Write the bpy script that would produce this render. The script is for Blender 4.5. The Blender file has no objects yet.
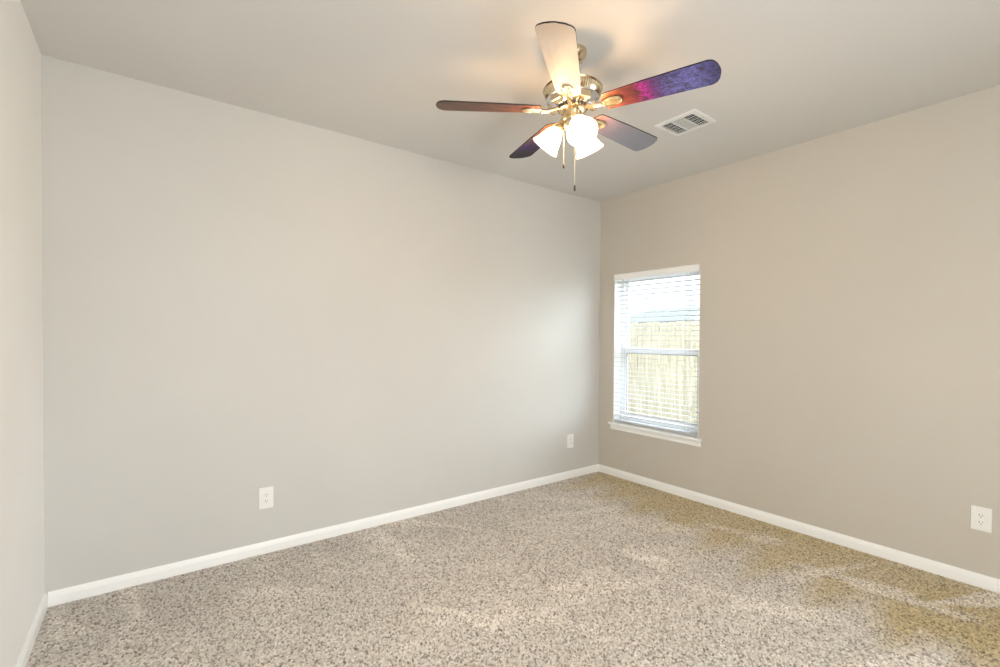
import bpy, bmesh, math, random
import numpy as np
from mathutils import Vector, Matrix, Euler

random.seed(7)
PI = math.pi
SC = bpy.context.scene
COL = SC.collection

# ------------------------------------------------------------------ measures
X0, X1 = -0.4233, 3.6759        # left wall, window wall
Y0, Y1 = -1.25, 3.2201          # wall behind the camera, far wall
H = 2.74                        # ceiling
CAM_H = 1.3651
WY0, WY1, WZ0, WZ1 = 2.135, 3.035, 0.53, 1.985      # window opening
REC = 0.10                                          # recess to the window frame

# ------------------------------------------------------------------ camera
F, PITCH, ROLL, CY, YAW = 468.6762, -0.0130, -0.0065, 342.8348, 0.6421
cam_d = bpy.data.cameras.new('camera')
cam = bpy.data.objects.new('camera', cam_d); COL.objects.link(cam)
cam_d.sensor_fit = 'HORIZONTAL'; cam_d.sensor_width = 36
cam_d.lens = F * 36 / 1000
cam_d.shift_y = (CY - 333.5) / 1000
cam_d.clip_start = 0.02; cam_d.clip_end = 500
fw = Vector((math.sin(YAW), math.cos(YAW), 0)); rt = Vector((math.cos(YAW), -math.sin(YAW), 0)); up = Vector((0, 0, 1))
fw2 = fw * math.cos(PITCH) + up * math.sin(PITCH); up2 = up * math.cos(PITCH) - fw * math.sin(PITCH)
c_, s_ = math.cos(ROLL), math.sin(ROLL)
rx = rt * c_ + up2 * s_ * -1; uy = rt * s_ + up2 * c_
cam.matrix_world = Matrix(((rx.x, uy.x, -fw2.x, 0), (rx.y, uy.y, -fw2.y, 0), (rx.z, uy.z, -fw2.z, CAM_H), (0, 0, 0, 1)))
SC.camera = cam

# ------------------------------------------------------------------ world, light, exposure
SC.view_settings.view_transform = 'Standard'; SC.view_settings.look = 'None'
SC.view_settings.gamma = 1; SC.view_settings.use_curve_mapping = False
SC.view_settings.exposure = 0.2
SC.cycles.use_denoising = True
SC.cycles.max_bounces = 14; SC.cycles.diffuse_bounces = 8; SC.cycles.transparent_max_bounces = 60
SC.cycles.sample_clamp_indirect = 8

SKY_BASE, SKY_LOBE = 1.9, 32.0
FILL_WATTS = 60
BULB_STRENGTH = 300.0
SHADE_STRENGTH = 0.9

w = bpy.data.worlds.new('overcast_sky'); SC.world = w; w.use_nodes = True
bg = w.node_tree.nodes['Background']
# overcast sky, brightest where the sun stands behind the cloud (beyond the fence, high up)
wt = w.node_tree; tcw = wt.nodes.new('ShaderNodeTexCoord')
dot = wt.nodes.new('ShaderNodeVectorMath'); dot.operation = 'DOT_PRODUCT'
dot.inputs[1].default_value = Vector((0.76, -0.33, 0.56)).normalized()
wt.links.new(tcw.outputs['Generated'], dot.inputs[0])
mx0 = wt.nodes.new('ShaderNodeMath'); mx0.operation = 'MAXIMUM'; mx0.inputs[1].default_value = 0.0
pw = wt.nodes.new('ShaderNodeMath'); pw.operation = 'POWER'; pw.inputs[1].default_value = 7.0
ma = wt.nodes.new('ShaderNodeMath'); ma.operation = 'MULTIPLY_ADD'; ma.inputs[1].default_value = SKY_LOBE; ma.inputs[2].default_value = SKY_BASE
wt.links.new(dot.outputs['Value'], mx0.inputs[0]); wt.links.new(mx0.outputs[0], pw.inputs[0]); wt.links.new(pw.outputs[0], ma.inputs[0])
wt.links.new(ma.outputs[0], bg.inputs['Strength'])
bg.inputs['Color'].default_value = (0.84, 0.93, 1.03, 1)

def area(name, loc, rot, sx, sy, watts, color):
    d = bpy.data.lights.new(name, 'AREA'); d.shape = 'RECTANGLE'; d.size = sx; d.size_y = sy
    d.energy = watts; d.color = color
    o = bpy.data.objects.new(name, d); COL.objects.link(o); o.location = loc; o.rotation_euler = rot
    return o
# added fill light, unseen behind the camera, to brighten the room
area('fill_light', (1.0, Y0 - 0.1, 1.04), (PI / 2, 0, 0), 0.98, 1.95, FILL_WATTS, (0.93, 0.98, 1.0))

# ------------------------------------------------------------------ materials
def lin(r, g, b):
    f = lambda c: (c / 255 / 12.92) if c / 255 <= 0.04045 else ((c / 255 + 0.055) / 1.055) ** 2.4
    return (f(r), f(g), f(b), 1)

class N:
    def __init__(s, name):
        s.m = bpy.data.materials.new(name); s.m.use_nodes = True
        s.t = s.m.node_tree; s.p = s.t.nodes['Principled BSDF']; s.out = s.t.nodes['Material Output']
    def n(s, typ, **kw):
        x = s.t.nodes.new(typ)
        for k, v in kw.items():
            if k in x.inputs: x.inputs[k].default_value = v
            else: setattr(x, k, v)
        return x
    def l(s, a, b): s.t.links.new(a, b)
    def set(s, **kw):
        for k, v in kw.items(): s.p.inputs[k.replace('_', ' ')].default_value = v
        return s

def plain(name, col, rough=0.5, metal=0.0, **kw):
    a = N(name); a.set(Base_Color=col, Roughness=rough, Metallic=metal, **kw); return a.m

def paint(name, col, bump=0.12, scale=130, rough=0.6):
    a = N(name); a.set(Roughness=rough)
    tc = a.n('ShaderNodeTexCoord')
    n1 = a.n('ShaderNodeTexNoise', Scale=scale, Detail=3.0)
    n2 = a.n('ShaderNodeTexNoise', Scale=1.3, Detail=2.0)
    a.l(tc.outputs['Object'], n1.inputs['Vector']); a.l(tc.outputs['Object'], n2.inputs['Vector'])
    r = a.n('ShaderNodeValToRGB'); r.color_ramp.elements[0].position = 0.3; r.color_ramp.elements[1].position = 0.7
    r.color_ramp.elements[0].color = tuple(c * 0.965 for c in col[:3]) + (1,); r.color_ramp.elements[1].color = col
    a.l(n2.outputs['Fac'], r.inputs['Fac']); a.l(r.outputs['Color'], a.p.inputs['Base Color'])
    b = a.n('ShaderNodeBump', Strength=bump, Distance=0.003)
    a.l(n1.outputs['Fac'], b.inputs['Height']); a.l(b.outputs['Normal'], a.p.inputs['Normal'])
    return a.m

M = {}
M['wall'] = paint('greige_wall_paint', lin(206, 204, 199))
M['wall_warm_lit'] = paint('greige_wall_paint_warm_lit', lin(202, 196, 184))  # same greige paint, with warm lamp light put into its colour
M['wall_lit'] = paint('greige_wall_paint_lit', lin(243, 242, 240))  # same greige paint as the wide wall, stronger light baked into the colour
M['ceiling'] = paint('ceiling_paint', lin(212, 210, 206), bump=0.18, scale=90)
M['trim'] = plain('white_trim_paint', lin(247, 247, 245), 0.35)
M['vinyl'] = plain('white_window_vinyl', lin(240, 241, 242), 0.4)
M['plastic'] = plain('white_outlet_plastic', lin(240, 238, 234), 0.35)
M['bead'] = plain('grey_glazing_gasket', lin(96, 98, 104), 0.6)
M['slot'] = plain('dark_slot', lin(60, 56, 52), 0.7)
M['vent'] = plain('white_vent_enamel', lin(228, 227, 224), 0.4)
M['duct'] = plain('dark_duct', lin(38, 38, 42), 0.8)
M['chain'] = plain('chain_metal', lin(225, 215, 190), 0.3, 0.7)
M['fob'] = plain('dark_wood_fob', lin(52, 36, 30), 0.4)

def brass():
    a = N('polished_brass'); a.set(Metallic=1.0, Roughness=0.22)
    tc = a.n('ShaderNodeTexCoord'); n = a.n('ShaderNodeTexNoise', Scale=30.0, Detail=2.0)
    a.l(tc.outputs['Object'], n.inputs['Vector'])
    r = a.n('ShaderNodeValToRGB')
    r.color_ramp.elements[0].color = lin(200, 176, 136); r.color_ramp.elements[1].color = lin(240, 226, 196)
    a.l(n.outputs['Fac'], r.inputs['Fac']); a.l(r.outputs['Color'], a.p.inputs['Base Color'])
    return a.m
M['brass'] = brass()
M['nickel'] = plain('polished_nickel', lin(215, 217, 225), 0.18, 1.0)

def blade_mat(name, stops, mottle, coat=0.9, rough=0.4, wood=True, spec=0.5):
    """wood grain / marbling along the blade (object x); stops: (position 0..1 from root to tip, colour)"""
    a = N(name); a.set(Specular_IOR_Level=spec, Roughness=rough, Coat_Weight=coat, Coat_Roughness=0.32)
    tc = a.n('ShaderNodeTexCoord'); sx = a.n('ShaderNodeSeparateXYZ'); a.l(tc.outputs['Object'], sx.inputs[0])
    mr = a.n('ShaderNodeMapRange'); mr.inputs['From Min'].default_value = 0.15; mr.inputs['From Max'].default_value = 0.655
    a.l(sx.outputs['X'], mr.inputs['Value'])
    mp = a.n('ShaderNodeMapping'); mp.inputs['Scale'].default_value = (9, 60, 9) if wood else (22, 40, 22)
    a.l(tc.outputs['Object'], mp.inputs['Vector'])
    n = a.n('ShaderNodeTexNoise', Scale=1.0 if wood else 1.4, Detail=5.0, Roughness=0.6, Distortion=0.6 if wood else 1.6)
    a.l(mp.outputs['Vector'], n.inputs['Vector'])
    ad = a.n('ShaderNodeMath', operation='MULTIPLY_ADD'); a.l(n.outputs['Fac'], ad.inputs[0]); ad.inputs[1].default_value = 0.25
    sub = a.n('ShaderNodeMath', operation='SUBTRACT'); a.l(mr.outputs['Result'], sub.inputs[0]); sub.inputs[1].default_value = 0.125
    a.l(sub.outputs[0], ad.inputs[2])
    r = a.n('ShaderNodeValToRGB'); els = r.color_ramp.elements
    els[0].position, els[0].color = stops[0]; els[1].position, els[1].color = stops[-1]
    for pz, cz in stops[1:-1]:
        e = els.new(pz); e.color = cz
    a.l(ad.outputs[0], r.inputs['Fac'])
    mx = a.n('ShaderNodeMix', data_type='RGBA', blend_type='MULTIPLY'); mx.inputs['Factor'].default_value = 1.0
    r2 = a.n('ShaderNodeValToRGB'); r2.color_ramp.elements[0].position = 0.38; r2.color_ramp.elements[1].position = 0.62
    r2.color_ramp.elements[0].color = (mottle[0],) * 3 + (1,); r2.color_ramp.elements[1].color = (mottle[1],) * 3 + (1,)
    a.l(n.outputs['Fac'], r2.inputs['Fac'])
    a.l(r.outputs['Color'], mx.inputs['A']); a.l(r2.outputs['Color'], mx.inputs['B'])
    a.l(mx.outputs['Result'], a.p.inputs['Base Color'])
    return a.m
M['walnut'] = blade_mat('walnut_blade', [(0, lin(122, 72, 48)), (1, lin(92, 58, 42))], (0.4, 1.2), coat=0.1, spec=0.3)
M['cream'] = blade_mat('lamp_glare_blade', [(0, lin(206, 192, 176)), (0.75, lin(214, 200, 186)), (1, lin(200, 180, 162))], (0.95, 1.02), coat=0.0, spec=0.2)  # dark wood blade; the lamps' glare is painted as pale colour
M['grey'] = blade_mat('wall_reflection_blade', [(0, lin(140, 96, 92)), (0.2, lin(112, 98, 114)), (0.45, lin(104, 102, 114)), (1, lin(100, 100, 108))], (0.94, 1.03), coat=0.25)  # dark wood blade; the wall's reflection is painted on as grey
M['marbled'] = blade_mat('marbled_blade', [(0.0, lin(140, 78, 42)), (0.2, lin(112, 48, 32)), (0.33, lin(88, 22, 34)),
                         (0.40, lin(150, 18, 130)), (0.48, lin(74, 34, 100)), (0.58, lin(76, 70, 130)), (0.8, lin(94, 92, 158)), (1, lin(60, 54, 104))], (0.25, 1.55), coat=0.5, wood=False)
M['plum'] = blade_mat('plum_blade', [(0.0, lin(150, 100, 66)), (0.35, lin(110, 72, 74)), (0.6, lin(62, 38, 96)), (0.82, lin(24, 14, 32)), (1, lin(14, 9, 16))], (0.6, 1.15), coat=0.0, wood=False, spec=0.15)
M['edge'] = plain('dark_blade_edge', lin(38, 24, 20), 0.5)

def shade_glass():
    a = N('frosted_lit_glass'); t = a.t; t.nodes.remove(a.p)
    tr = a.n('ShaderNodeBsdfTransparent'); tr.inputs['Color'].default_value = (1, 0.97, 0.92, 1)
    tl = a.n('ShaderNodeBsdfTranslucent'); tl.inputs['Color'].default_value = (0.95, 0.92, 0.86, 1)
    gl = a.n('ShaderNodeBsdfGlossy', Roughness=0.25)
    em = a.n('ShaderNodeEmission', Strength=SHADE_STRENGTH); em.inputs['Color'].default_value = (1, 0.9, 0.72, 1)
    m1 = a.n('ShaderNodeMixShader', Fac=0.45); m2 = a.n('ShaderNodeMixShader', Fac=0.05)
    a.l(tr.outputs[0], m1.inputs[1]); a.l(tl.outputs[0], m1.inputs[2])
    a.l(m1.outputs[0], m2.inputs[1]); a.l(gl.outputs[0], m2.inputs[2])
    ad = a.n('ShaderNodeAddShader'); a.l(m2.outputs[0], ad.inputs[0]); a.l(em.outputs[0], ad.inputs[1])
    a.l(ad.outputs[0], a.out.inputs['Surface']); return a.m
M['shade'] = shade_glass()

def emit(name, col, s):
    a = N(name); a.t.nodes.remove(a.p); e = a.n('ShaderNodeEmission', Strength=s); e.inputs['Color'].default_value = col
    a.l(e.outputs[0], a.out.inputs['Surface']); return a.m
M['bulb'] = emit('lit_bulb', (1.0, 0.65, 0.35, 1), BULB_STRENGTH)

def glass():
    a = N('window_glass'); a.t.nodes.remove(a.p)
    tr = a.n('ShaderNodeBsdfTransparent'); tr.inputs['Color'].default_value = (0.96, 0.98, 0.97, 1)
    gl = a.n('ShaderNodeBsdfGlossy', Roughness=0.0); lw = a.n('ShaderNodeLayerWeight', Blend=0.5)
    p5 = a.n('ShaderNodeMath', operation='POWER'); p5.inputs[1].default_value = 5.0
    fr = a.n('ShaderNodeMath', operation='MULTIPLY_ADD'); fr.inputs[1].default_value = 0.9; fr.inputs[2].default_value = 0.04
    a.l(lw.outputs['Facing'], p5.inputs[0]); a.l(p5.outputs[0], fr.inputs[0])
    m = a.n('ShaderNodeMixShader'); a.l(fr.outputs[0], m.inputs[0]); a.l(tr.outputs[0], m.inputs[1]); a.l(gl.outputs[0], m.inputs[2])
    a.l(m.outputs[0], a.out.inputs['Surface']); return a.m
M['glass'] = glass()

def slat_mat():
    a = N('white_blind_slat'); a.set(Base_Color=lin(196, 197, 200), Roughness=0.45)
    tl = a.n('ShaderNodeBsdfTranslucent'); tl.inputs['Color'].default_value = lin(236, 236, 230)
    m = a.n('ShaderNodeMixShader', Fac=0.06)
    a.l(a.p.outputs[0], m.inputs[1]); a.l(tl.outputs[0], m.inputs[2]); a.l(m.outputs[0], a.out.inputs['Surface']); return a.m
M['slat'] = slat_mat()

def carpet_mat():
    a = N('frieze_carpet'); a.set(Roughness=0.95, Sheen_Weight=0.25, Sheen_Roughness=0.6)
    at = a.n('ShaderNodeAttribute', attribute_name='pile_colour')
    a.l(at.outputs['Color'], a.p.inputs['Base Color']); return a.m
M['carpet'] = carpet_mat()

def fence_mat():
    a = N('weathered_cedar'); a.set(Roughness=0.85)
    tc = a.n('ShaderNodeTexCoord'); mp = a.n('ShaderNodeMapping'); mp.inputs['Scale'].default_value = (14, 14, 1.2)
    a.l(tc.outputs['Object'], mp.inputs['Vector'])
    n = a.n('ShaderNodeTexNoise', Scale=1.6, Detail=5.0, Roughness=0.6); a.l(mp.outputs['Vector'], n.inputs['Vector'])
    r = a.n('ShaderNodeValToRGB'); r.color_ramp.elements[0].position = 0.3; r.color_ramp.elements[1].position = 0.7
    r.color_ramp.elements[0].color = lin(182, 170, 148); r.color_ramp.elements[1].color = lin(226, 216, 196)
    a.l(n.outputs['Fac'], r.inputs['Fac']); a.l(r.outputs['Color'], a.p.inputs['Base Color']); return a.m
M['fence'] = fence_mat()
M['shingle'] = paint('grey_roof_shingle', lin(118, 119, 120), bump=0.3, scale=12, rough=0.9)
M['siding'] = plain('pale_house_wall', lin(214, 208, 196), 0.8)
M['darkglass'] = plain('house_window_glass', lin(70, 80, 90), 0.15)
def lawn():
    a = N('lawn'); a.set(Roughness=0.95)
    n = a.n('ShaderNodeTexNoise', Scale=400.0, Detail=4.0)
    r = a.n('ShaderNodeValToRGB'); r.color_ramp.elements[0].color = lin(122, 116, 84); r.color_ramp.elements[1].color = lin(162, 152, 118)
    a.l(n.outputs['Fac'], r.inputs['Fac']); a.l(r.outputs['Color'], a.p.inputs['Base Color']); return a.m
M['lawn'] = lawn()

# ------------------------------------------------------------------ mesh helpers
def obj(name, bm, m, parent=None, smooth=False, loc=None, rot=None, autosmooth=None):
    me = bpy.data.meshes.new(name)
    bmesh.ops.recalc_face_normals(bm, faces=bm.faces[:])
    if smooth:
        for f in bm.faces: f.smooth = True
        if autosmooth is not None:
            for e in bm.edges:
                if len(e.link_faces) == 2 and e.calc_face_angle(0) > autosmooth: e.smooth = False
    bm.to_mesh(me); bm.free()
    o = bpy.data.objects.new(name, me); COL.objects.link(o)
    me.materials.append(m)
    if parent: o.parent = parent
    if loc is not None: o.location = loc
    if rot is not None: o.rotation_euler = rot
    return o

def tag(o, label=None, cat=None, group=None, kind=None):
    if label: o['label'] = label
    if cat: o['category'] = cat
    if group: o['group'] = group
    if kind: o['kind'] = kind
    return o

def empty(name, loc, rot=(0, 0, 0)):
    o = bpy.data.objects.new(name, None); COL.objects.link(o); o.location = loc; o.rotation_euler = rot
    o.empty_display_size = 0.1
    return o

def box(bm, x0, x1, y0, y1, z0, z1, bevel=0.0, mat=None):
    r = bmesh.ops.create_cube(bm, size=1)
    vs = r['verts']
    for v in vs:
        v.co = Vector((x0 + (v.co.x + .5) * (x1 - x0), y0 + (v.co.y + .5) * (y1 - y0), z0 + (v.co.z + .5) * (z1 - z0)))
    if bevel > 0:
        es = list({e for v in vs for e in v.link_edges})
        rb = bmesh.ops.bevel(bm, geom=es, offset=bevel, segments=2, affect='EDGES', profile=0.6)
        vs = list({v for f in rb['faces'] for v in f.verts} | {v for v in vs if v.is_valid})
    if mat is not None:
        for v in vs: v.co = mat @ v.co
    return vs

def prism(bm, pts2, depth0, depth1, axis='z', mat=None, bevel=0.0):
    """extrude a 2-D outline between depth0 and depth1 along an axis"""
    def P(a, b, d):
        if axis == 'z': return Vector((a, b, d))
        if axis == 'y': return Vector((a, d, b))
        return Vector((d, a, b))
    lo = [bm.verts.new(P(a, b, depth0)) for a, b in pts2]; hi = [bm.verts.new(P(a, b, depth1)) for a, b in pts2]
    n = len(pts2)
    fs = [bm.faces.new(lo[::-1]), bm.faces.new(hi)]
    for i in range(n): bm.faces.new((lo[i], lo[(i + 1) % n], hi[(i + 1) % n], hi[i]))
    vs = lo + hi
    if bevel > 0:
        es = list(fs[0].edges) + list(fs[1].edges)
        rb = bmesh.ops.bevel(bm, geom=es, offset=bevel, segments=2, affect='EDGES', profile=0.6)
        vs = list({v for f in rb['faces'] for v in f.verts} | {v for v in vs if v.is_valid})
    if mat is not None:
        for v in vs: v.co = mat @ v.co
    return vs

def lathe(bm, prof, seg=48, mat=None, ripple=None, closed=False):
    """revolve (r, z) about z; ripple(i_profile, angle) scales the radius"""
    rings = []
    for i, (r, z) in enumerate(prof):
        if r < 1e-6:
            rings.append([bm.verts.new((0, 0, z))]); continue
        ring = []
        for k in range(seg):
            a = 2 * PI * k / seg; rr = r * (ripple(i, k) if ripple else 1)
            ring.append(bm.verts.new((rr * math.cos(a), rr * math.sin(a), z)))
        rings.append(ring)
    pairs = list(zip(rings, rings[1:])) + ([(rings[-1], rings[0])] if closed else [])
    for a, b in pairs:
        if len(a) == 1 and len(b) == 1: continue
        for k in range(seg):
            k2 = (k + 1) % seg
            if len(a) == 1: bm.faces.new((a[0], b[k], b[k2]))
            elif len(b) == 1: bm.faces.new((a[k], a[k2], b[0]))
            else: bm.faces.new((a[k], a[k2], b[k2], b[k]))
    vs = [v for r in rings for v in r]
    if mat is not None:
        for v in vs: v.co = mat @ v.co
    return vs

def tube(bm, pts, rad, seg=10, closed=False, mat=None):
    pts = [Vector(p) for p in pts]; n = len(pts); rings = []
    rads = rad if isinstance(rad, (list, tuple)) else [rad] * n
    prev = None
    for i, p in enumerate(pts):
        a = pts[(i - 1) % n] if (closed or i > 0) else p; b = pts[(i + 1) % n] if (closed or i < n - 1) else p
        t = (b - a).normalized()
        ref = Vector((0, 0, 1)) if abs(t.z) < 0.95 else Vector((1, 0, 0))
        u = t.cross(ref).normalized() if prev is None else (prev - t * prev.dot(t)).normalized()
        prev = u; v = t.cross(u)
        rings.append([bm.verts.new(p + (u * math.cos(2 * PI * k / seg) + v * math.sin(2 * PI * k / seg)) * rads[i]) for k in range(seg)])
    for i in range(n if closed else n - 1):
        a, b = rings[i], rings[(i + 1) % n]
        for k in range(seg): bm.faces.new((a[k], a[(k + 1) % seg], b[(k + 1) % seg], b[k]))
    if not closed: bm.faces.new(rings[0][::-1]); bm.faces.new(rings[-1])
    vs = [v for r in rings for v in r]
    if mat is not None:
        for v in vs: v.co = mat @ v.co
    return vs

def sphere(bm, c, r, u=16, v=10, scale=(1, 1, 1)):
    rs = bmesh.ops.create_uvsphere(bm, u_segments=u, v_segments=v, radius=r)
    for q in rs['verts']: q.co = Vector((q.co.x * scale[0], q.co.y * scale[1], q.co.z * scale[2])) + Vector(c)
    return rs['verts']

B = bmesh.new

# ------------------------------------------------------------------ the room shell
T = 0.16
bm = B(); box(bm, X0 - T, X0, Y0 - T, Y1 + T, -0.02, H); tag(obj('wall_left', bm, M['wall_lit']), 'narrow bright strip of greige wall at the left edge', 'wall', kind='structure')
bm = B(); box(bm, X0, X1, Y1, Y1 + T, -0.02, H); tag(obj('wall_back', bm, M['wall']), 'wide greige wall with two outlets facing the camera', 'wall', kind='structure')
# window wall: four blocks around the opening, one mesh
bm = B()
box(bm, X1, X1 + T, Y0 - T, WY0, -0.02, H); box(bm, X1, X1 + T, WY1, Y1 + T, -0.02, H)
box(bm, X1, X1 + T, WY0, WY1, -0.02, WZ0 - 0.005); box(bm, X1, X1 + T, WY0, WY1, WZ1, H)
tag(obj('wall_right', bm, M['wall_warm_lit']), 'greige wall holding the window, warm light painted into its tone', 'wall', kind='structure')
# wall behind the camera with an opening added for the fill light
BX0, BX1, BZ0, BZ1 = 0.5, 1.5, -0.02, 2.05
bm = B()
box(bm, X0, BX0, Y0 - T, Y0, -0.02, H); box(bm, BX1, X1, Y0 - T, Y0, -0.02, H)
box(bm, BX0, BX1, Y0 - T, Y0, BZ1, H)
tag(obj('wall_front', bm, M['wall']), 'greige wall behind the camera', 'wall', kind='structure')
bm = B(); box(bm, X0 - T, X1 + T, Y0 - T, Y1 + T, H, H + 0.14)
tag(obj('ceiling', bm, M['ceiling']), 'flat pale ceiling with lightly textured paint', 'ceiling', kind='structure')

# carpet: one height field of tufts, nine millimetres apart
def smoothn(rng, nx, ny, px, py):
    """value noise sampled at normalised px, py (arrays 0..1)"""
    g = rng.random((nx + 2, ny + 2)); ix = np.clip((px * nx).astype(int), 0, nx - 1); iy = np.clip((py * ny).astype(int), 0, ny - 1)
    fx = px * nx - ix; fy = py * ny - iy; fx = fx * fx * (3 - 2 * fx); fy = fy * fy * (3 - 2 * fy)
    return (g[ix, iy] * (1 - fx) + g[ix + 1, iy] * fx) * (1 - fy) + (g[ix, iy + 1] * (1 - fx) + g[ix + 1, iy + 1] * fx) * fy

def carpet():
    rng = np.random.default_rng(11)
    sp, pit = 0.0031, 0.0078
    xs = np.arange(X0, X1 + sp, sp); xs[-1] = X1
    ys = np.concatenate([np.arange(Y0, -0.5, 0.03), np.arange(-0.5, Y1 + sp, sp)]); ys[-1] = Y1
    gx, gy = np.meshgrid(xs, ys, indexing='ij'); nx, ny = gx.shape
    cx = ((gx - X0) / pit).astype(int) + 1; cy = ((gy - Y0) / pit).astype(int) + 1
    NX, NY = cx.max() + 3, cy.max() + 3
    jx = rng.random((NX, NY)) * 0.9 + 0.05; jy = rng.random((NX, NY)) * 0.9 + 0.05
    tone = rng.random((NX, NY)); hgt = 0.6 + 0.4 * rng.random((NX, NY))
    best = np.full(gx.shape, 9.0); bi = np.zeros(gx.shape, int); bj = np.zeros(gx.shape, int)
    for di in (-1, 0, 1):
        for dj in (-1, 0, 1):
            i, j = cx + di, cy + dj
            tx = X0 + (i - 1 + jx[i, j]) * pit; ty = Y0 + (j - 1 + jy[i, j]) * pit
            d = ((gx - tx) ** 2 + (gy - ty) ** 2) ** 0.5 / pit
            d = d - 0.25 * (hgt[i, j] - 0.8)
            m = d < best; best[m] = d[m]; bi[m] = i[m]; bj[m] = j[m]
    un = (gx - X0) / (X1 - X0); vn = (gy - Y0) / (Y1 - Y0)
    # brushed pile: strokes of the vacuum cleaner, wedge shaped, each leaning its own way
    lay = np.zeros(gx.shape)
    def stroke(px, py, ang, ln, w0, w1, a):
        c, s = math.cos(ang), math.sin(ang)
        u = (gx - px) * c + (gy - py) * s; v = -(gx - px) * s + (gy - py) * c
        t = np.clip(u / ln, 0, 1); wd = w0 + (w1 - w0) * t
        inside = np.clip((wd - np.abs(v)) / 0.035, 0, 1) * np.clip(u / 0.03, 0, 1) * np.clip((ln - u) / 0.12, 0, 1)
        lay[:] = lay * (1 - inside * 0.75) + a * inside
    # unbrushed pile along the window wall and, less, along the far wall; the former masks painted lamp warmth
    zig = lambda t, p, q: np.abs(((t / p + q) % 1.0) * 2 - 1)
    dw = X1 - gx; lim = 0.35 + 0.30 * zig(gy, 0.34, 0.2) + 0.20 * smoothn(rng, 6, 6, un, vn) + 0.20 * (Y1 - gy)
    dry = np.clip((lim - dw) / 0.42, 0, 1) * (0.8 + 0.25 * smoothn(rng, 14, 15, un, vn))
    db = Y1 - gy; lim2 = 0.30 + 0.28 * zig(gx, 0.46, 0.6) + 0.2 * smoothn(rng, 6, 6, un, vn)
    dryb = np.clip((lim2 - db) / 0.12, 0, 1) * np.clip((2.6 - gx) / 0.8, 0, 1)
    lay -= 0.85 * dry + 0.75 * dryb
    for k in range(70):
        px, py = X0 + rng.random() * (X1 - X0), 0.2 + rng.random() * (Y1 - 0.2)
        stroke(px, py, rng.normal(-0.9, 0.5) + (PI if rng.random() < 0.4 else 0), 0.35 + rng.random() * 0.5, 0.015 + 0.03 * rng.random(), 0.06 + 0.08 * rng.random(), abs(rng.normal(0.5, 0.55)))
    lay += 0.7 * (smoothn(rng, 9, 10, un, vn) - 0.5) + 0.4 * (smoothn(rng, 30, 33, un, vn) - 0.5)
    edge = np.minimum(np.minimum(gx - X0, X1 - gx), np.minimum(gy - Y0 + 1, Y1 - gy))
    wall_dip = np.clip(edge / 0.03, 0.15, 1)
    h = np.clip(1 - (best / 0.75) ** 2, 0, 1) ** 0.7 * hgt[bi, bj]
    z = (0.0 + 0.011 * h) * wall_dip - 0.004
    z = z + 0.0015 * lay * wall_dip
    tn = tone[bi, bj]
    pal = np.array([lin(*c)[:3] for c in [(112, 101, 92), (154, 144, 133), (200, 191, 179), (215, 207, 196), (230, 223, 214), (243, 239, 232)]])
    cut = np.array([0.0, 0.08, 0.30, 0.55, 0.80, 1.0])
    col = np.stack([np.interp(tn, cut, pal[:, c]) for c in range(3)], -1)
    col = col * (1 + 0.15 * np.clip(lay, -1.6, 1.6))[..., None]
    lamp_tint = (np.clip(0.55 - 0.5 * lay, 0.2, 1) * np.clip(dry, 0, 1))[..., None]  # golden lamp light tinted into the pile near the window wall
    col = col * (1 - lamp_tint * np.array([0.0, 0.13, 0.48]))
    col = np.clip(col * (0.82 + 0.18 * h)[..., None], 0, 1)
    me = bpy.data.meshes.new('floor')
    nv = nx * ny; idx = np.arange(nv).reshape(nx, ny)
    q = np.stack([idx[:-1, :-1], idx[1:, :-1], idx[1:, 1:], idx[:-1, 1:]], -1).reshape(-1, 4); nf = len(q)
    me.vertices.add(nv); me.vertices.foreach_set('co', np.stack([gx, gy, z], -1).astype(np.float32).ravel())
    me.loops.add(nf * 4); me.loops.foreach_set('vertex_index', q.astype(np.int32).ravel())
    me.polygons.add(nf); me.polygons.foreach_set('loop_start', np.arange(0, nf * 4, 4, dtype=np.int32))
    me.polygons.foreach_set('use_smooth', np.ones(nf, bool))
    me.update(calc_edges=True)
    at = me.attributes.new('pile_colour', 'FLOAT_COLOR', 'POINT')
    at.data.foreach_set('color', np.concatenate([col, np.ones(col.shape[:2] + (1,))], -1).astype(np.float32).ravel())
    o = bpy.data.objects.new('floor', me); COL.objects.link(o); me.materials.append(M['carpet'])
    return tag(o, 'speckled beige frieze carpet with vacuum marks covering the floor', 'carpet', kind='structure')
carpet()

# baseboards, moulded profile (offset from wall, height)
BB = [(0, -0.012), (0.013, -0.012), (0.013, 0.045), (0.011, 0.050), (0.0105, 0.055), (0.007, 0.063), (0.0045, 0.068), (0.0035, 0.071), (0, 0.071)]
def baseboard(name, side, label):
    bm = B()
    if side == 'left': prism(bm, [(X0 + a, b) for a, b in BB], Y0 + 0.013, Y1, 'y')
    if side == 'right': prism(bm, [(X1 - a, b) for a, b in BB], Y0 + 0.013, Y1 - 0.013, 'y')
    if side == 'back': prism(bm, [(Y1 - a, b) for a, b in BB], X0 + 0.013, X1, 'x')
    if side == 'front': prism(bm, [(Y0 + a, b) for a, b in BB], X0, X1, 'x')
    tag(obj(name, bm, M['trim']), label, 'baseboard', kind='structure')
baseboard('baseboard_left', 'left', 'white baseboard under the narrow left wall')
baseboard('baseboard_back', 'back', 'long white baseboard under the wide wall with two outlets')
baseboard('baseboard_right', 'right', 'white baseboard under the window wall')
baseboard('baseboard_front', 'front', 'white baseboard behind the camera')

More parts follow.
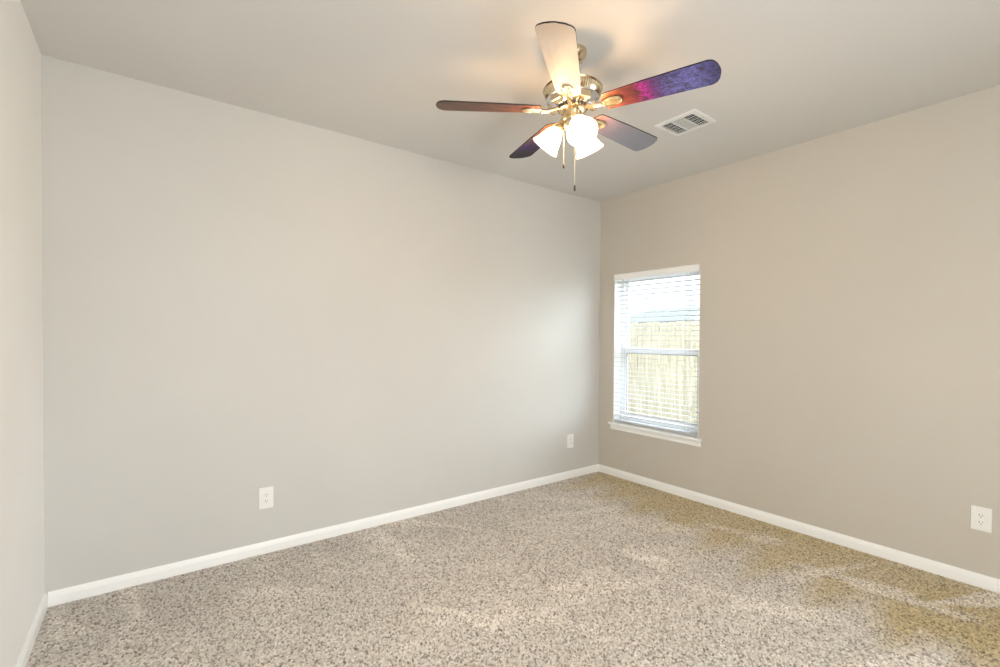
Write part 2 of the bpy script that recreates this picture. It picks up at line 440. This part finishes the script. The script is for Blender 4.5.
# ------------------------------------------------------------------ the window (single hung)
XF = X1 + REC               # inner face of the vinyl frame
win = empty('window_1', (XF, (WY0 + WY1) / 2, WZ0)); tag(win, 'single-hung white vinyl window overlooking the fence', 'window', kind='structure')
hw = (WY1 - WY0) / 2; hh = WZ1 - WZ0
def ring(bm, y0, y1, z0, z1, wd, x0, x1, bottom=None, top=None, bev=0.003):
    bt = wd if bottom is None else bottom; tp = wd if top is None else top
    box(bm, x0, x1, y0, y0 + wd, z0, z1, bev); box(bm, x0, x1, y1 - wd, y1, z0, z1, bev)
    box(bm, x0, x1, y0 + wd, y1 - wd, z0, z0 + bt, bev); box(bm, x0, x1, y0 + wd, y1 - wd, z1 - tp, z1, bev)
bm = B(); ring(bm, -hw, hw, 0, hh, 0.036, 0.0, 0.058); obj('window_frame', bm, M['vinyl'], win)
ZM = 1.235 - WZ0
bm = B(); ring(bm, -hw + 0.034, hw - 0.034, ZM - 0.03, hh - 0.034, 0.036, 0.030, 0.054, bottom=0.045); up_s = obj('upper_sash', bm, M['vinyl'], win)
bm = B(); ring(bm, -hw + 0.034, hw - 0.034, 0.034, ZM + 0.03, 0.040, 0.004, 0.030, bottom=0.05, top=0.05)
box(bm, -0.004, 0.006, -0.05, 0.05, ZM + 0.012, ZM + 0.03, 0.003); lo_s = obj('lower_sash', bm, M['vinyl'], win)
bm = B(); box(bm, 0.040, 0.044, -hw + 0.068, hw - 0.068, ZM + 0.012, hh - 0.068); obj('glass_pane', bm, M['glass'], up_s)
bm = B(); box(bm, 0.015, 0.019, -hw + 0.072, hw - 0.072, 0.082, ZM - 0.018); obj('glass_pane', bm, M['glass'], lo_s)
bm = B(); ring(bm, -hw + 0.0738, hw - 0.0738, 0.0838, ZM - 0.0198, 0.004, 0.006, 0.014, bev=0.0); obj('glazing_bead', bm, M['bead'], lo_s)
# white painted returns of the recess
bm = B()
box(bm, -REC + 0.001, 0.0, hw - 0.004, hw - 0.0005, 0.0, hh - 0.002); box(bm, -REC + 0.001, 0.0, -hw + 0.0005, -hw + 0.004, 0.0, hh - 0.002)
box(bm, -REC + 0.001, 0.0, -hw + 0.004, hw - 0.004, hh - 0.004, hh - 0.0005)
obj('jamb_lining', bm, M['trim'], win)
# stool and apron
bm = B()
box(bm, X1 - 0.040, X1, WY0 - 0.034, WY1 + 0.034, WZ0 - 0.020, WZ0, 0.005)
box(bm, X1 - 0.001, XF, WY0 + 0.001, WY1 - 0.001, WZ0 - 0.004, WZ0)
sill = obj('trim_1', bm, M['trim']); tag(sill, 'white window sill with moulded apron below the window', 'window sill', kind='structure')
bm = B()
prism(bm, [(X1, WZ0 - 0.02), (X1 - 0.024, WZ0 - 0.02), (X1 - 0.022, WZ0 - 0.032), (X1 - 0.014, WZ0 - 0.036), (X1 - 0.013, WZ0 - 0.055), (X1 - 0.017, WZ0 - 0.060), (X1 - 0.016, WZ0 - 0.070), (X1, WZ0 - 0.070)], WY0 - 0.022, WY1 + 0.022, 'y')
obj('apron', bm, M['trim'], sill)

# ------------------------------------------------------------------ the blind
bl = empty('window_blind', (X1 + 0.03, (WY0 + WY1) / 2, WZ1)); tag(bl, 'white two-inch slat blind lowered with open slats in the window', 'blind')
bw = hw - 0.007
bm = B(); box(bm, -0.028, 0.030, -bw, bw, -0.048, -0.004, 0.002); obj('headrail', bm, M['slat'], bl)
bm = B()
prism(bm, [(-0.034, -0.002), (-0.044, -0.002), (-0.047, -0.010), (-0.043, -0.016), (-0.043, -0.046), (-0.047, -0.052), (-0.044, -0.060), (-0.034, -0.060)], -bw - 0.002, bw + 0.002, 'y')
obj('valance', bm, M['trim'], bl)
PITCHZ = 0.0432; zt = -0.082; zb = -(hh) + 0.052; ns = int((zt - zb) / PITCHZ) + 1
slats = []
bm = B()
prof = [(-0.025 + 0.05 * k / 6, 0.0018 * (1 - ((k - 3) / 3) ** 2)) for k in range(7)]
outl = prof + [(x, z - 0.0024) for x, z in prof[::-1]]
prism(bm, outl, -bw, bw, 'y', mat=Matrix.Rotation(math.radians(3), 4, 'Y'))
sl0 = obj('slat', bm, M['slat'], bl, smooth=True, autosmooth=0.6, loc=(0, 0, zt))
for k in range(1, ns):
    s = sl0.copy(); s.parent = bl; COL.objects.link(s); s.location = (0, 0, zt - k * PITCHZ)
bm = B(); box(bm, -0.026, 0.026, -bw, bw, -hh + 0.003, -hh + 0.028, 0.004); obj('bottom_rail', bm, M['slat'], bl)
for yy in (-bw + 0.12, bw - 0.12):
    for xx in (-0.0275, 0.0275):
        bm = B(); box(bm, xx - 0.0007, xx + 0.0007, yy - 0.0015, yy + 0.0015, -hh + 0.02, -0.045); obj('ladder_cord', bm, M['slat'], bl)

# ------------------------------------------------------------------ outlets
def outlet(loc, rz, label):
    """front faces local -y"""
    t = empty('wall_outlet', loc, (0, 0, rz)); tag(t, label, 'outlet', 'duplex outlets on the walls')
    bm = B(); box(bm, -0.0415, 0.0415, -0.007, 0.0, -0.066, 0.066, 0.0028); obj('cover_plate', bm, M['plastic'], t)
    for s in (-1, 1):
        zc = s * 0.0195
        bm = B()
        pts = []
        for k in range(32):
            a = 2 * PI * k / 32; pts.append((0.0172 * math.cos(a), zc + max(-0.0142, min(0.0142, 0.0172 * math.sin(a)))))
        prism(bm, pts, -0.0098, -0.006, 'y', bevel=0.0006); so = obj('socket', bm, M['plastic'], t)
        for xx, hgt in ((-0.0064, 0.0085), (0.0064, 0.0070)):
            bm = B(); box(bm, xx - 0.0012, xx + 0.0012, -0.0101, -0.0085, zc + 0.0035 - hgt / 2, zc + 0.0035 + hgt / 2); obj('slot', bm, M['slot'], so)
        bm = B(); prism(bm, [(0.0026 * math.cos(a), zc - 0.0075 + 0.0026 * math.sin(a)) for a in [2 * PI * k / 14 for k in range(14)]], -0.0101, -0.0085, 'y'); obj('ground_hole', bm, M['slot'], so)
    bm = B(); lathe(bm, [(0, -0.0088), (0.002, -0.0086), (0.003, -0.0078), (0.003, -0.006)], 16, Matrix.Rotation(-PI / 2, 4, 'X') @ Matrix.Scale(-1, 4, (0, 0, 1)) if False else Matrix(((1, 0, 0, 0), (0, 0, 1, 0), (0, 1, 0, 0), (0, 0, 0, 1))))
    obj('screw', bm, M['plastic'], t)
    return t
outlet((0.583, Y1, 0.346), 0, 'white duplex outlet on the wide wall, left of the far corner, nearer the left wall')
outlet((3.264, Y1, 0.358), 0, 'white duplex outlet on the wide wall close to the far corner, beside the window')
outlet((X1, 0.467, 0.377), -PI / 2, 'white duplex outlet at right on the window wall above the baseboard')

# ------------------------------------------------------------------ ceiling vent
VX0, VX1, VY0, VY1 = 2.621, 2.872, 1.571, 1.853
vt = empty('ceiling_vent', ((VX0 + VX1) / 2, (VY0 + VY1) / 2, H)); tag(vt, 'white louvred air vent set in the ceiling beside the fan', 'vent')
a_, b_ = (VX1 - VX0) / 2, (VY1 - VY0) / 2; fwid = 0.031
bm = B()
def frame_side(p, q, r, s):
    pass
# bevelled flange: outer edge thin at the ceiling, inner edge proud of it
o4 = [(-a_, -b_), (a_, -b_), (a_, b_), (-a_, b_)]
i4 = [(-a_ + fwid, -b_ + fwid), (a_ - fwid, -b_ + fwid), (a_ - fwid, b_ - fwid), (-a_ + fwid, b_ - fwid)]
m4 = [(x * 0.97, y * 0.97) for x, y in o4]
lv = [[bm.verts.new((x, y, z)) for x, y in q] for q, z in ((o4, 0), (o4, -0.004), (m4, -0.008), (i4, -0.010), (i4, 0.0))]
for A_, B_ in zip(lv, lv[1:] + lv[:1]):
    for k in range(4): bm.faces.new((A_[k], A_[(k + 1) % 4], B_[(k + 1) % 4], B_[k]))
obj('vent_frame', bm, M['vent'], vt)
bm = B(); box(bm, -a_ + fwid - 0.001, a_ - fwid + 0.001, -b_ + fwid - 0.001, b_ - fwid + 0.001, -0.0012, -0.0002); obj('duct_opening', bm, M['duct'], vt)
ia, ib = a_ - fwid, b_ - fwid
sec = 2 * ib / 3
for yy in (-ib + sec, ib - sec):
    bm = B(); box(bm, -ia, ia, yy - 0.002, yy + 0.002, -0.0105, -0.001); obj('divider', bm, M['vent'], vt)
def louvre(p0, p1, tilt_dir, name='louvre'):
    bm = B()
    d = Vector(p1) - Vector(p0); L = d.length; ang = math.atan2(d.y, d.x)
    mt = Matrix.Translation((Vector(p0) + Vector(p1)) / 2) @ Matrix.Rotation(ang, 4, 'Z') @ Matrix.Rotation(tilt_dir, 4, 'X')
    box(bm, -L / 2, L / 2, -0.0055, 0.0055, -0.0005, 0.0005, mat=mt)
    return obj(name, bm, M['vent'], vt)
n_ = 5
for k in range(n_):
    f = (k + 0.5) / n_
    y = -ib + 0.002 + f * (sec - 0.004); louvre((-ia, y, -0.006), (ia, y, -0.006), math.radians(50))
    y = ib - sec + 0.002 + f * (sec - 0.004); louvre((-ia, y, -0.006), (ia, y, -0.006), math.radians(50))
for k in range(14):
    x = -ia + (k + 0.5) * 2 * ia / 14
    louvre((x, -ib + sec + 0.003, -0.006), (x, ib - sec - 0.003, -0.006), math.radians(-7))
for k in range(4):
    x = -ia + (k + 1) * 2 * ia / 5
    for y0_, y1_ in ((-ib, -ib + sec), (ib - sec, ib)):
        bm = B(); box(bm, x - 0.001, x + 0.001, y0_ + 0.002, y1_ - 0.002, -0.0112, -0.009); obj('louvre_rod', bm, M['vent'], vt)
for yy in (-b_ + 0.017, b_ - 0.017):
    bm = B(); sphere(bm, (0, yy, -0.0085), 0.0035, 10, 6, (1, 1, 0.5)); obj('screw', bm, M['duct'], vt)

# ------------------------------------------------------------------ ceiling fan
FX, FY, BZ = 1.637, 1.618, 2.457 - H
fan = empty('ceiling_fan', (FX, FY, H)); tag(fan, 'brass ceiling fan with five dark patterned blades and three lit glass shades', 'ceiling fan')
bm = B(); lathe(bm, [(0, -0.0005), (0.066, -0.0005), (0.066, -0.012), (0.063, -0.024), (0.052, -0.040), (0.036, -0.050), (0.020, -0.056), (0.0, -0.056)], 48)
obj('canopy', bm, M['brass'], fan, True, autosmooth=0.7)
bm = B(); lathe(bm, [(0, -0.05), (0.012, -0.05), (0.012, -0.138), (0.024, -0.144), (0.028, -0.160), (0.0, -0.160)], 24)
obj('downrod', bm, M['brass'], fan, True, autosmooth=0.7)
# motor housing: domed top, ribbed band, stepped bowl
bm = B(); lathe(bm, [(0, -0.152), (0.045, -0.154), (0.09, -0.162), (0.126, -0.176), (0.140, -0.182), (0.143, -0.186), (0.141, -0.190), (0.1365, -0.192)], 72)
housing = obj('motor_housing', bm, M['brass'], fan, True, autosmooth=0.7)
bm = B(); lathe(bm, [(0.137, -0.1905), (0.137, -0.194), (0.132, -0.212), (0.125, -0.226), (0.122, -0.229)], 144, ripple=lambda i, k: 1.012 if k % 2 else 0.985)
obj('ribbed_band', bm, M['brass'], housing, True, autosmooth=0.5)
bm = B(); lathe(bm, [(0.121, -0.227), (0.125, -0.230), (0.125, -0.234), (0.112, -0.240), (0.104, -0.252), (0.090, -0.260), (0.075, -0.263), (0.072, -0.265), (0.0, -0.265)], 72)
obj('lower_housing', bm, M['nickel'], housing, True, autosmooth=0.6)
for k in range(5):
    a = math.radians(146.7 - 36 + 72 * k)
    bm = B()
    pts = [(0.078, -0.018), (0.078, 0.018), (0.106, 0.034), (0.119, 0.028), (0.119, -0.028), (0.106, -0.034)]
    prism(bm, pts, -0.266, -0.232, 'z', mat=Matrix.Rotation(a, 4, 'Z'), bevel=0.004)
    obj('housing_plate', bm, M['brass'], housing)
bm = B()
for k in range(20):
    a = 2 * PI * k / 20
    box(bm, 0.056, 0.0725, -0.0055, 0.0055, -0.279, -0.263, 0.002, Matrix.Rotation(a, 4, 'Z'))
obj('vent_slots', bm, M['slot'], housing)
bm = B(); lathe(bm, [(0.0, -0.264), (0.066, -0.264), (0.066, -0.280), (0.058, -0.286), (0.044, -0.290), (0.044, -0.314), (0.049, -0.318), (0.051, -0.331), (0.046, -0.337), (0.048, -0.343), (0.046, -0.357), (0.035, -0.373), (0.018, -0.381), (0.010, -0.387), (0.009, -0.393), (0.0, -0.397)], 48)
obj('switch_housing', bm, M['brass'], fan, True, autosmooth=0.6)

ANG0 = 146.7
PITCH_BLADE = math.radians(-11)
def blade_outline():
    L0, L1 = 0.150, 0.655
    wr, wt = 0.056, 0.074
    pts = []
    # root (rounded) -> +y edge -> tip -> -y edge
    for k in range(9):
        a = PI + PI / 2 - k * PI / 8     # root arc from -y to +y
        pts.append((L0 + 0.020 + 0.020 * math.cos(a), (wr) * math.sin(a)))
    pts = [(x, y) for x, y in pts]
    pts.append((0.35, 0.066))
    for k in range(7):
        a = PI / 2 - k * (PI / 2) / 6; pts.append((L1 - 0.045 + 0.033 * math.cos(a), wt - 0.03 + 0.03 * math.sin(a)))
    for k in range(1, 6):
        y = (wt - 0.03) * (1 - k / 3); pts.append((L1 - 0.012 + 0.012 * (1 - (y / (wt - 0.03)) ** 2), y))
    for k in range(7):
        a = -k * (PI / 2) / 6; pts.append((L1 - 0.045 + 0.033 * math.cos(a), -(wt - 0.03) + 0.03 * math.sin(a)))
    pts.append((0.35, -0.066))
    # the root arc starts at -y, so drop duplicates and return counter-order
    return pts
def medallion(bm):
    """cast leaf-shaped holder below the blade root, local z 0 = blade underside"""
    out = []
    for k in range(40):
        a = 2 * PI * k / 40; r = 0.026 * (1 + 0.28 * math.cos(a))
        out.append((0.192 + 0.050 * math.cos(a), r * math.sin(a)))
    prism(bm, out, -0.0065, -0.0005, 'z', bevel=0.002)
    for sy in (-1, 1):
        lp = [(0.192 + 0.036 * math.cos(2 * PI * k / 24), sy * 0.0125 + 0.0095 * math.sin(2 * PI * k / 24), -0.0075) for k in range(24)]
        tube(bm, lp, 0.0028, 8, closed=True)
    rim = [(x, y, -0.006) for x, y in out]
    tube(bm, rim, 0.0032, 8, closed=True)
    tube(bm, [(0.05, 0, 0.010), (0.075, 0, 0.008), (0.10, 0, 0.000), (0.122, 0, -0.006), (0.148, 0, -0.006)], [0.012, 0.010, 0.0085, 0.0085, 0.010], 12)
finish = {0: ('walnut', 'reddish brown wooden blade'), 1: ('cream', 'wooden blade, lamp glare painted in cream'), 2: ('marbled', 'blade marbled from orange through magenta to indigo'),
          3: ('grey', 'wooden blade, wall reflection painted in grey'), 4: ('plum', 'blade shading from tan to dark plum at its tip')}
for k in range(5):
    az = math.radians(ANG0 + 72 * k)
    mname, lab = finish[k]
    R_ = Euler((PITCH_BLADE, 0, 0)).to_matrix().to_4x4()
    bm = B(); prism(bm, blade_outline(), 0.0, 0.0065, 'z', bevel=0.0024)
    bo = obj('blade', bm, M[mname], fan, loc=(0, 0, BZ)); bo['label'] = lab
    bo.data.materials.append(M['edge'])
    for pl in bo.data.polygons:
        if abs(pl.normal.z) < 0.93: pl.material_index = 1
    bo.rotation_euler = (Matrix.Rotation(az, 3, 'Z') @ R_.to_3x3()).to_euler()
    bm = B(); medallion(bm)
    br = obj('blade_bracket', bm, M['brass'], fan, True, autosmooth=0.7, loc=(0, 0, BZ))
    br.rotation_euler = bo.rotation_euler

# lamps: azimuths in the room
camaz = math.atan2(fw.y, fw.x)          # camera depth axis
for k, az_cam in enumerate((-79, 41, 161)):
    ca = math.radians(az_cam)
    d = rt * math.cos(ca) + fw * math.sin(ca); az = math.atan2(d.y, d.x)
    tilt = math.radians(38)
    Rz = Matrix.Rotation(az, 4, 'Z')
    base = Vector((0.060, 0, -0.347))
    # local frame: +z of the shade runs along the lamp axis (outward and down)
    A = Rz @ Matrix.Translation(base) @ Matrix.Rotation(PI - tilt, 4, 'Y')
    bm = B(); tube(bm, [Rz @ Vector(p) for p in ((0.030, 0, -0.350), (0.042, 0, -0.343), (0.050, 0, -0.337), (0.057, 0, -0.339))], 0.008, 12)
    lathe(bm, [(0, -0.012), (0.014, -0.010), (0.024, 0.0), (0.0285, 0.010), (0.0285, 0.020), (0.0265, 0.021), (0.0, 0.020)], 32, A)
    for q in range(3):
        tube(bm, [A @ Vector((0.027 * math.cos(q * 2.094), 0.027 * math.sin(q * 2.094), 0.015)), A @ Vector((0.036 * math.cos(q * 2.094), 0.036 * math.sin(q * 2.094), 0.015))], 0.0022, 8)
    arm = obj('lamp_arm', bm, M['brass'], fan, True, autosmooth=0.7)
    out = [(0.0250, 0.008), (0.0262, 0.020), (0.034, 0.032), (0.043, 0.048), (0.050, 0.068), (0.0565, 0.090), (0.064, 0.108), (0.0725, 0.120)]
    th = 0.0024
    bm = B(); lathe(bm, out + [(0.0722, 0.122)] + [(r - th, z + 0.0006) for r, z in out[::-1]], 56, A, closed=True)
    obj('lamp_shade', bm, M['shade'], fan, True)
    bm = B(); lathe(bm, [(0, 0.020), (0.012, 0.022), (0.0135, 0.036), (0.020, 0.048), (0.0275, 0.062), (0.029, 0.074), (0.025, 0.088), (0.014, 0.098), (0, 0.101)], 20, A)
    obj('bulb', bm, M['bulb'], fan, True)

# pull chains (screen left one short, the other long)
def chain(lat, dep, z0, z1, fl):
    p = rt * lat + fw * dep
    bm = B(); n = int((z0 - z1) / 0.006)
    tube(bm, [(p.x, p.y, z0 - H), (p.x, p.y, z1 - H)], 0.0009, 6)
    for k in range(n): sphere(bm, (p.x, p.y, z0 - H - k * 0.006), 0.0019, 6, 4)
    c = obj('pull_chain', bm, M['chain'], fan, True)
    bm = B(); lathe(bm, [(0, z1 - H + 0.002), (0.0025, z1 - H + 0.001), (0.0042, z1 - H - 0.006), (0.005, z1 - H - fl * 0.6), (0.0042, z1 - H - fl), (0, z1 - H - fl - 0.001)], 14, Matrix.Translation((p.x, p.y, 0)))
    obj('chain_fob', bm, M['fob'], c, True)
chain(-0.036, 0.030, 2.412, 2.217, 0.026)
chain(0.008, -0.040, 2.412, 2.088, 0.028)

# ------------------------------------------------------------------ outdoors
GZ = -0.15
bm = B(); box(bm, X1 + T, 140, -60, 110, GZ - 0.2, GZ); tag(obj('ground', bm, M['lawn']), 'lawn outside the window', 'lawn', kind='structure')
FXX = 6.85; FTOP = 1.63
fence = empty('wooden_fence', (FXX, 4.6, GZ)); tag(fence, 'pale cedar picket privacy fence seen through the blind', 'fence')
rnd = random.Random(3)
yy = 2.2
while yy < 8.2:
    wd = 0.138 + rnd.uniform(-0.003, 0.003); top = FTOP - GZ + rnd.uniform(-0.012, 0.012)
    bm = B()
    prism(bm, [(yy - 4.6, 0.03), (yy - 4.6 + wd, 0.03), (yy - 4.6 + wd, top - 0.025), (yy - 4.6 + wd - 0.025, top), (yy - 4.6 + 0.025, top), (yy - 4.6, top - 0.025)], -0.009 + rnd.uniform(-.002, .002), 0.009, 'x')
    obj('picket', bm, M['fence'], fence); yy += wd + 0.006 + rnd.random() * 0.004
for z in (0.35, 1.0, 1.62):
    bm = B(); box(bm, 0.01, 0.05, -2.4, 3.7, z, z + 0.085); obj('fence_rail', bm, M['fence'], fence)
for y in (-1.9, 0.5, 2.9):
    bm = B(); box(bm, 0.05, 0.14, y - 0.045, y + 0.045, 0.0, 1.72); obj('fence_post', bm, M['fence'], fence)

# neighbour's house far beyond the fence
hd = (fw * 44 + rt * 16.6)
hs = empty('neighbour_house', (hd.x, hd.y, GZ), (0, 0, math.radians(-8))); tag(hs, 'neighbouring house with grey hip roof beyond the fence', 'house')
bm = B(); box(bm, -4, 4, -5.0, 5.0, 0, 2.75); walls = obj('house_wall', bm, M['siding'], hs)
for y in (-3, 0.2, 3):
    bm = B(); box(bm, -4.03, -3.95, y - 0.5, y + 0.5, 0.9, 2.2); obj('house_window', bm, M['darkglass'], walls)
bm = B()
e = [(-4.5, -5.5), (4.5, -5.5), (4.5, 5.5), (-4.5, 5.5)]
lo = [bm.verts.new((x, y, 2.75)) for x, y in e]; l2 = [bm.verts.new((x, y, 2.95)) for x, y in e]
r0 = bm.verts.new((0, -2.6, 4.35)); r1 = bm.verts.new((0, 2.6, 4.35))
bm.faces.new(lo[::-1])
for k in range(4): bm.faces.new((lo[k], lo[(k + 1) % 4], l2[(k + 1) % 4], l2[k]))
bm.faces.new((l2[0], l2[1], r0)); bm.faces.new((l2[1], l2[2], r1, r0)); bm.faces.new((l2[2], l2[3], r1)); bm.faces.new((l2[3], l2[0], r0, r1))
obj('roof', bm, M['shingle'], hs)
